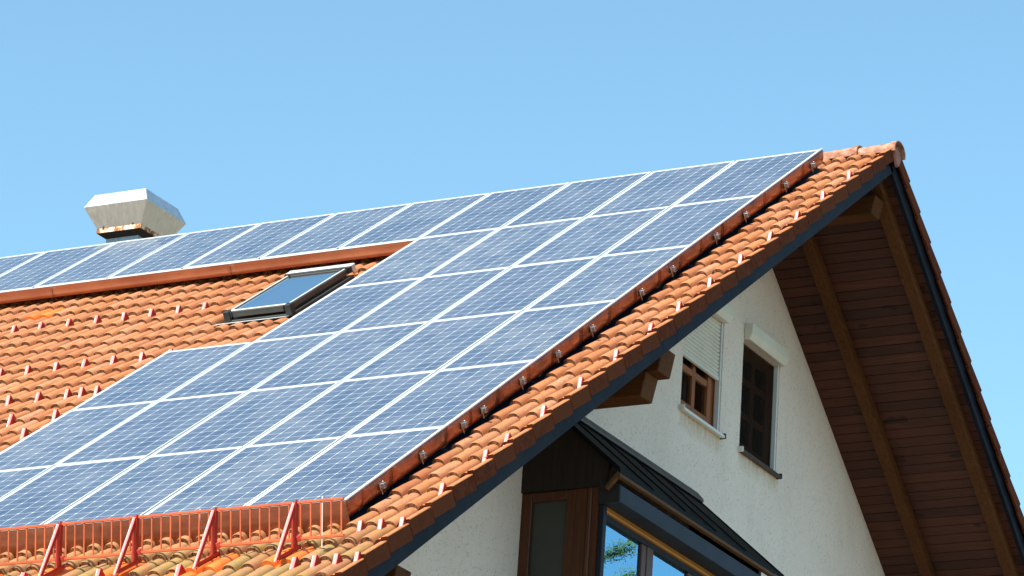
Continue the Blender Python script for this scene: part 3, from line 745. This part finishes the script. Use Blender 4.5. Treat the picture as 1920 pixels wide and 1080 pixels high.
for (dx, dz) in ((-0.19, 0.0), (0.17, 0.012)): mb.box((CX+dx-0.008, CY-0.272, 0.476+dz), (CX+dx+0.008, CY-0.258, 0.505+dz))
mb.build("screw", M['dark'], ch)

# ---- skylight (local u, -s, n)
sk = empty("skylight"); sk.parent = house; sk.matrix_basis = HM @ RX
U0, U1, S0, S1 = -4.535, -3.895, 1.98, 3.19
B = lambda mb, u0, u1, s0, s1, n0, n1, k=0: mb.box((u0, -s1, n0), (u1, -s0, n1), k)
mb = MB()
B(mb, U0, U0+0.045, S0, S1, -0.15, -0.098); B(mb, U1-0.045, U1, S0, S1, -0.15, -0.098)
B(mb, U0+0.055, U1-0.055, S0, S0+0.10, -0.15, -0.090); B(mb, U0+0.055, U1-0.055, S1-0.045, S1, -0.15, -0.094)
mb.build("sash_frame", M['skyframe'], sk, None, None, 0.005)
mb = MB(); B(mb, U0-0.02, U1+0.02, S0-0.06, S0+0.035, -0.14, -0.078); mb.build("top_hood", M['skylead'], sk, None, None, 0.006)
mb = MB(); B(mb, U0-0.02, U1+0.035, S0+0.035, S0+0.075, -0.14, -0.080); mb.build("hood_edge", M['dark'], sk, None, None, 0.006)
mb = MB(); B(mb, U0+0.012, U0+0.03, S0+0.08, S1-0.02, -0.097, -0.090); B(mb, U1-0.03, U1-0.012, S0+0.08, S1-0.02, -0.097, -0.090)
B(mb, U0+0.04, U1-0.04, S1-0.045, S1-0.015, -0.097, -0.088)
mb.build("cover_strip", M['skylead'], sk, None, None, 0.003)
obj("pane", [(U0+0.05, -S1+0.04, -0.102), (U1-0.05, -S1+0.04, -0.102), (U1-0.05, -S0-0.08, -0.102), (U0+0.05, -S0-0.08, -0.102)], [(0, 1, 2, 3)], M['skypane'], sk)
obj("pane_backing", [(U0+0.05, -S1+0.04, -0.14), (U1-0.05, -S1+0.04, -0.14), (U1-0.05, -S0-0.08, -0.14), (U0+0.05, -S0-0.08, -0.14)], [(0, 1, 2, 3)], M['pane_backing'], sk)  # pale sheet added behind the glass to brighten the pane
mb = MB(); B(mb, U0-0.02, U1+0.02, S0, S1+0.012, -0.235, -0.172); mb.build("outer_frame", M['skyframe'], sk, None, None, 0.005)
for uu in (U0-0.012, U1-0.02):
    mb = MB(); B(mb, uu-0.016, uu+0.048, S1-0.055, S1+0.020, -0.185, -0.086); mb.build("corner_cap", M['dark'], sk, None, None, 0.006)
mb = MB()
mb.add([(U0-0.06, -S1-0.014, -0.190), (U1+0.06, -S1-0.014, -0.190), (U1+0.05, -S1-0.10, -0.168), (U0-0.05, -S1-0.10, -0.168), (U1+0.04, -S1-0.20, -0.150), (U0-0.04, -S1-0.20, -0.150)], [(0, 1, 2, 3), (3, 2, 4, 5)])
mb.build("apron_flashing", M['skylead'], sk)
for (a, b) in ((U0-0.085, U0-0.021), (U1+0.021, U1+0.10)):
    mb = MB(); B(mb, a, b, S0-0.03, S1+0.04, -0.235, -0.205); mb.build("side_flashing", M['skyframe'], sk)

# ------------------------------------------------------------------ copying whole things
def copy_tree(o, parent=None):
    c = o.copy(); COL.objects.link(c)
    if parent is not None: c.parent = parent
    for k in list(o.children): copy_tree(k, c)
    return c
ORD = ["first", "second", "third", "fourth", "fifth", "sixth", "seventh", "eighth", "ninth", "tenth", "eleventh", "twelfth", "thirteenth", "fourteenth", "fifteenth", "sixteenth"]

# ------------------------------------------------------------------ solar panels
MW, MH, FR_W = 0.823, 1.576, 0.0105
def make_panel():
    root = empty("solar_panel")
    mb = MB()
    mb.box((-MW, -MH, -0.040), (-MW+FR_W, 0, 0)); mb.box((-FR_W, -MH, -0.040), (0, 0, 0))
    mb.box((-MW+FR_W, -FR_W, -0.040), (-FR_W, 0, 0)); mb.box((-MW+FR_W, -MH, -0.040), (-FR_W, -MH+FR_W, 0))
    mb.build("frame", M['frame'], root)
    obj("cells", [(-MW+FR_W, -MH+FR_W, -0.005), (-FR_W, -MH+FR_W, -0.005), (-FR_W, -FR_W, -0.005), (-MW+FR_W, -FR_W, -0.005)], [(0, 1, 2, 3)], M['cells'], root)
    mb = MB(); mb.box((-PW+0.0008, -MH+0.002, -0.030), (-MW-0.0008, -0.002, -0.010)); mb.build("gap_shade", M['gapshade'], root)  # dark strip added as the shade in the gap between columns
    return root
rows = [(0, 12), (1, 4), (2, 4), (3, 5), (4, 5), (5, 5)]
ROWN = ["top row under the ridge", "second row from the ridge", "third row from the ridge", "fourth row, below the skylight", "second lowest row", "lowest row behind the snow guard"]
proto = make_panel(); first = True
rp = random.Random(11)
for r_, n in rows:
    for c in range(n):
        p = proto if first else copy_tree(proto); first = False
        off = RS(-c*PW, r_*PH+0.004, 0.0)
        tilt = Matrix.Rotation(rp.uniform(-.0016, .0016), 4, 'X') @ Matrix.Rotation(rp.uniform(-.0022, .0022), 4, 'Y')
        p.matrix_basis = Matrix.Translation(off) @ RX @ tilt
        pos = "beside the gable edge" if c == 0 else ORD[c]+" from the gable edge"
        tag(p, "blue solar panel in the %s, %s" % (ROWN[r_], pos), "solar panel", "solar panels on the near roof slope")

# ------------------------------------------------------------------ flashing skirts round the panel field
def skirt_side():
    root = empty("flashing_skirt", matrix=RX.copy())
    mb = MB(); mb.hexa([(-0.085, -6*PH, -0.245), (-0.006, -6*PH, -0.245), (-0.006, 0.0, -0.245), (-0.085, 0.0, -0.245), (-0.085, -6*PH, -0.160), (-0.006, -6*PH, -0.196), (-0.006, 0.0, -0.196), (-0.085, 0.0, -0.160)]); mb.build("skirt_shade_strip", M['fascia'], root)  # dark strip standing in for the shade along the skirt's foot
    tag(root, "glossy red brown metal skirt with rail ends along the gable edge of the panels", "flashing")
    rr = random.Random(5); s = -0.02; send = 6*PH-0.01
    while s < send:
        e = min(send, s+rr.uniform(0.42, 0.56)); mb = MB()
        a, b = s, e-0.003
        o0, o1 = rr.uniform(.0, .005), rr.uniform(.0, .005)
        lo = -0.205
        N_ = 6; grid = []
        for (n, du) in ((0.004, 0.0), (-0.012, 0.009), (-0.04, 0.008), (-0.08, 0.000), (-0.115, -0.014), (-0.138, -0.026)):
            for k in range(N_+1):
                t = k/N_; ss = a+(b-a)*t
                bow = 0.006*math.sin(math.pi*t)*(1 if -0.16 < n < -0.02 else 0.3)
                grid.append(((du*0.6 if du > 0 else du)+o0*(1-t)+o1*t+bow+0.001, -ss, n-(0.010 if n > 0 else 0)*math.sin(math.pi*t)))
        W_ = N_+1
        mb.add(grid, [(i*W_+k, i*W_+k+1, (i+1)*W_+k+1, (i+1)*W_+k) for i in range(5) for k in range(N_)])
        o = mb.build("skirt_sheet", M['skirt'], root, None, 40)
        md = o.modifiers.new("thickness", 'SOLIDIFY'); md.thickness = 0.0012
        s = e
    mb = MB(); mb.box((0.004, -send, -0.006), (0.013, 0.02, 0.004)); mb.build("edge_trim", M['frame'], root)
    proto_c = None
    for sc in (0.318, 1.007, 1.995, 2.684, 3.668, 4.329, 5.327, 5.993, 6.66, 7.351, 7.693, 8.378, 9.023):
        if proto_c is None:
            mb = MB()
            mb.box((-0.01, -0.024, -0.034), (0.010, 0.020, 0.022), 1); mb.box((0.010, -0.024, -0.020), (0.016, 0.016, 0.014), 0)
            for zz in (-0.022, -0.004, 0.012): mb.box((0.012, -0.018, zz-0.003), (0.046, 0.016, zz+0.003), 0)
            mb.box((0.012, -0.018, -0.03), (0.044, -0.013, 0.015), 0); mb.cyl((0.030, 0.002, 0.012), (0.030, 0.002, 0.030), 0.008, 8, 1); mb.box((0.006, -0.012, -0.075), (0.012, -0.006, -0.03), 1)
            proto_c = mb.build("rail_end", [M['chrome'], M['dark']], root, None, None, 0.003); c_ = proto_c
        else:
            c_ = proto_c.copy(); COL.objects.link(c_)
        c_.location = (0.012, -sc, -0.064); c_.scale = (0.92, 0.95, 0.92)
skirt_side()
def skirt_front(u0, u1, s0, n1, n0, label, scallop):
    ms = M['skirtlow'] if scallop else M['skirttop']
    root = empty("flashing_skirt", matrix=RX.copy())
    tag(root, label, "flashing")
    u = u1; rr = random.Random(int(s0*10))
    while u > u0:
        v = max(u0, u-2.0); mb = MB(); N_ = 40
        pr = [(s0+0.000, n1+0.002), (s0+0.012, n1-0.004), (s0+0.017, n1-0.03), (s0+0.020, n1-0.07), (s0+0.022, (n1+n0)/2-0.02), (s0+0.026, n0)]
        g_ = []
        for i_, (ss, nn) in enumerate(pr):
            for k in range(N_+1):
                x_ = v+0.002+(u-v-0.004)*k/N_
                z_ = nn
                if i_ == 5 and scallop:
                    ph = ((x_-0.031)/PITCH+0.5) % 1.0-0.5
                    z_ = n0-0.048+0.050*max(0.0, math.cos(min(1.0, abs(ph)*PITCH/0.062)*math.pi/2))**0.8
                g_.append((x_, -ss, z_))
        W_ = N_+1
        mb.add(g_, [(i*W_+k, i*W_+k+1, (i+1)*W_+k+1, (i+1)*W_+k) for i in range(len(pr)-1) for k in range(N_)])
        o = mb.build("skirt_sheet", ms, root, None, 40)
        md = o.modifiers.new("thickness", 'SOLIDIFY'); md.thickness = 0.0012
        u = v
    mb = MB(); mb.box((u0, -s0-0.013, n1-0.001), (u1, -s0+0.004, n1+0.0035)); mb.build("edge_trim", M['frame'], root)
    return root
skirt_front(-5*PW-0.01, 0.018, 6*PH-0.006, 0.001, -0.160, "red brown metal skirt under the lowest panel row, behind the snow guard", True)
skirt_front(-10.15, -4*PW+0.012, PH+0.004, -0.012, -0.118, "copper coloured metal skirt under the top panel row, above the skylight", False)

# ------------------------------------------------------------------ snow guard fence
sg = empty("snow_guard", matrix=RX.copy())
tag(sg, "orange red snow guard fence on triangular brackets below the lowest panels", "snow guard")
GV = (Vector((0, ST, CT))*0.74 + Vector((0, 0, 1))*0.26).normalized()    # local (u, y, n): mostly plumb
def GP(u, h): return Vector((u, -10.03, -0.085)) + GV*h
gb = [-0.13, -0.765, -1.40, -2.03, -2.665]
ends = [0.245]+gb
for a, b in zip(ends[:-1], ends[1:]):
    mb = MB(); x0, x1 = b+0.012, a-0.012
    if a == 0.245: x1 = 0.245
    for h in (0.0, 0.245): mb.bar(GP(x0, h), GP(x1, h), 0.018, 0.018, GV)
    n = max(2, round((x1-x0)/0.079))
    if a == 0.245: n = 5
    step = 0.079 if a == 0.245 else (x1-x0)/n
    for k in range(n):
        xx = x1-0.02-k*step if a == 0.245 else x0+(k+0.5)*step
        mb.bar(GP(xx, 0.006), GP(xx, 0.238), 0.0105, 0.010, (1, 0, 0))
    mb.build("rail_section", M['redbright'], sg, None, None, 0.002)
pb = None
for u in gb:
    if pb is None:
        mb = MB()
        T = lambda h, ds=0.0, dn=0.0: Vector((0, -10.03, -0.085))+GV*h+Vector((0, -ds, dn))
        top = T(0.262); back = Vector((0, -10.105, -0.145)); backl = back
        foot = Vector((0, -10.345, -0.128))
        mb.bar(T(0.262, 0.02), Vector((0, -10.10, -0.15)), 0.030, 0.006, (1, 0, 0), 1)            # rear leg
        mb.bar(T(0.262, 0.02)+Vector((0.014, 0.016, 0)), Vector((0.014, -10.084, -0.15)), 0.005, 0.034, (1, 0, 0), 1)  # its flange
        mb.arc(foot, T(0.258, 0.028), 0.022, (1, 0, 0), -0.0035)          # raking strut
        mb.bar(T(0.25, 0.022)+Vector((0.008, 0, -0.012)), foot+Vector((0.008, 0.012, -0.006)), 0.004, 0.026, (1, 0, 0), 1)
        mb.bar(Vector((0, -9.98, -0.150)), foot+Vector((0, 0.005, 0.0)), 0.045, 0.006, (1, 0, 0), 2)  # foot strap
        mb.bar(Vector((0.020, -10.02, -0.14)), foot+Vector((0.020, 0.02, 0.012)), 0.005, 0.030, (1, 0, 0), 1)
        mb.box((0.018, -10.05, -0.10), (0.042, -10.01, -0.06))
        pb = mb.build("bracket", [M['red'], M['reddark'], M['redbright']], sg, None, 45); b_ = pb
    else:
        b_ = pb.copy(); COL.objects.link(b_)
    b_.location = (u, 0, 0)

mb = MB(); mb.cyl(GP(0.075, -0.07), GP(0.078, 0.275), 0.0035, 6); mb.build("wire", M['white'], sg)
mb = MB(); mb.cyl(GP(-0.895, 0.03), GP(-0.885, 0.265), 0.003, 6); mb.build("wire", M['white'], sg)

# ------------------------------------------------------------------ snow hooks
def make_hook():
    root = empty("snow_hook")
    mb = MB()
    # local frame of the roof: x along the ridge, y up-slope, z normal
    foot = Vector((0, -0.035, -0.038)); top = Vector((0, 0.068, 0.043))
    mb.arc(foot, top, 0.029, (1, 0, 0), -0.0042)
    mb.build("stop_plate", M['red'], root, None, 45)
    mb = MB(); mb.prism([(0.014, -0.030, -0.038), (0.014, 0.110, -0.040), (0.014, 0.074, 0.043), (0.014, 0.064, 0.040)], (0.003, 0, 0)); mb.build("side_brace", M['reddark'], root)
    mb = MB(); mb.bar(Vector((0, -0.040, -0.040)), Vector((0, 0.12, -0.042)), 0.034, 0.003, (1, 0, 0)); mb.build("base_strap", M['red'], root)
    return root
hooks = []
VS = [0.656, 1.341, 1.997, 2.65, 3.33, 4.02, 4.69, 5.28, 5.968, 6.65, 7.329, 7.97, 8.333, 9.047]
for k, s in enumerate(VS): hooks.append((0.468, s, "red snow hook on the verge tiles beside the panels, %s down from the ridge" % ORD[k], "snow hooks along the verge"))
for k, u in enumerate((0.506, 0.342, 0.183)): hooks.append((u, 9.745, "red snow hook beside the end of the snow guard, %s from the gable edge" % ORD[k], "snow hooks beside the snow guard"))
for k, u in enumerate((0.506, 0.347, 0.18, 0.024)): hooks.append((u, 10.42, "red snow hook on mossy tiles below the snow guard, %s from the gable edge" % ORD[k], "snow hooks below the snow guard"))
for k, u in enumerate((-0.90, -1.58, -2.243)): hooks.append((u, 10.38-0.06*k, "red snow hook on a bright orange tile before the snow guard, %s from the gable" % ORD[k], "snow hooks below the snow guard"))
for k, u in enumerate((-5.068, -5.35, -5.645, -5.94, -6.241, -6.55, -6.86, -7.161)): hooks.append((u, 2.72, "red snow hook in the tile row left of the skylight, %s from the skylight" % ORD[k], "snow hooks left of the skylight"))
for k, u in enumerate((-4.50, -4.79, -5.085, -5.385, -5.68, -5.98, -6.27)): hooks.append((u, 4.325, "red snow hook in the tile row below the skylight, %s from the panels" % ORD[k], "snow hooks in the row below the skylight"))
for k, u in enumerate((-4.655, -4.81, -4.955, -5.25, -5.55)): hooks.append((u, 5.305, "red snow hook in the third row down the left tiles, %s from the panels" % ORD[k], "snow hooks beside the left panel edge"))
for k, (u, s) in enumerate(((-4.673, 5.945), (-5.119, 5.945))): hooks.append((u, s, "red snow hook in the fourth row down the left tiles, %s" % ("nearer the panels" if k == 0 else "near the picture's left edge"), "snow hooks beside the left panel edge"))
hooks.append((-4.68, 6.425, "lowest red snow hook on the left tiles, right at the panel edge", "snow hooks beside the left panel edge"))
hp = make_hook(); rh = random.Random(2)
for k, (u, s, lab, grp) in enumerate(hooks):
    h = hp if k == 0 else copy_tree(hp)
    h.matrix_basis = Matrix.Translation(RS(u, s-0.01, -0.150)) @ RX @ Matrix.Rotation(rh.uniform(-.02, .12), 4, 'Z')
    tag(h, lab, "snow hook", grp)

# ------------------------------------------------------------------ tree beyond the house, seen only mirrored in the bay glass
tr = empty("tree", (18.1, 32.1, GROUND))
tag(tr, "tall leafy tree mirrored in the bay window glass", "tree")
mb = MB(); rt_ = random.Random(4)
TT = 21.95
mb.cyl((0, 0, -0.2), (0.3, 0.2, 12), 0.36, 10, 0, 0.22); mb.cyl((0.3, 0.2, 12), (0.2, 0.1, TT-0.4), 0.22, 8, 0, 0.04)
tips = []
for k in range(90):
    z = TT-0.5-13*(k/90)**0.9+rt_.uniform(-.3, .3); a = rt_.uniform(0, 6.283); ln = (TT+0.6-z)*0.36+0.5
    p = Vector((0.25, 0.15, z)); q = p+Vector((math.cos(a)*ln, math.sin(a)*ln, rt_.uniform(0.0, 0.7)))
    mb.cyl(p, q, 0.05, 5, 0, 0.012); tips.append((p, q))
mb.build("trunk", M['bark'], tr)
vs = []; fs = []
for t_, (p, q) in enumerate(tips):
    near_top = t_ < 26
    for k in range(1300 if near_top else 170):
        c = p.lerp(q, rt_.uniform(0.1, 1.08)**0.6)+Vector((rt_.gauss(0, .12), rt_.gauss(0, .12), rt_.gauss(0, .07)))
        a = Vector((rt_.gauss(0, 1), rt_.gauss(0, 1), rt_.gauss(0, 1))).normalized()*(rt_.uniform(.018, .036) if near_top else rt_.uniform(.07, .12)); b = a.orthogonal().normalized()*a.length*0.55
        i = len(vs); vs += [c-a, c+b, c+a, c-b]; fs.append((i, i+1, i+2, i+3))
obj("crown", vs, fs, M['leaf'], tr)
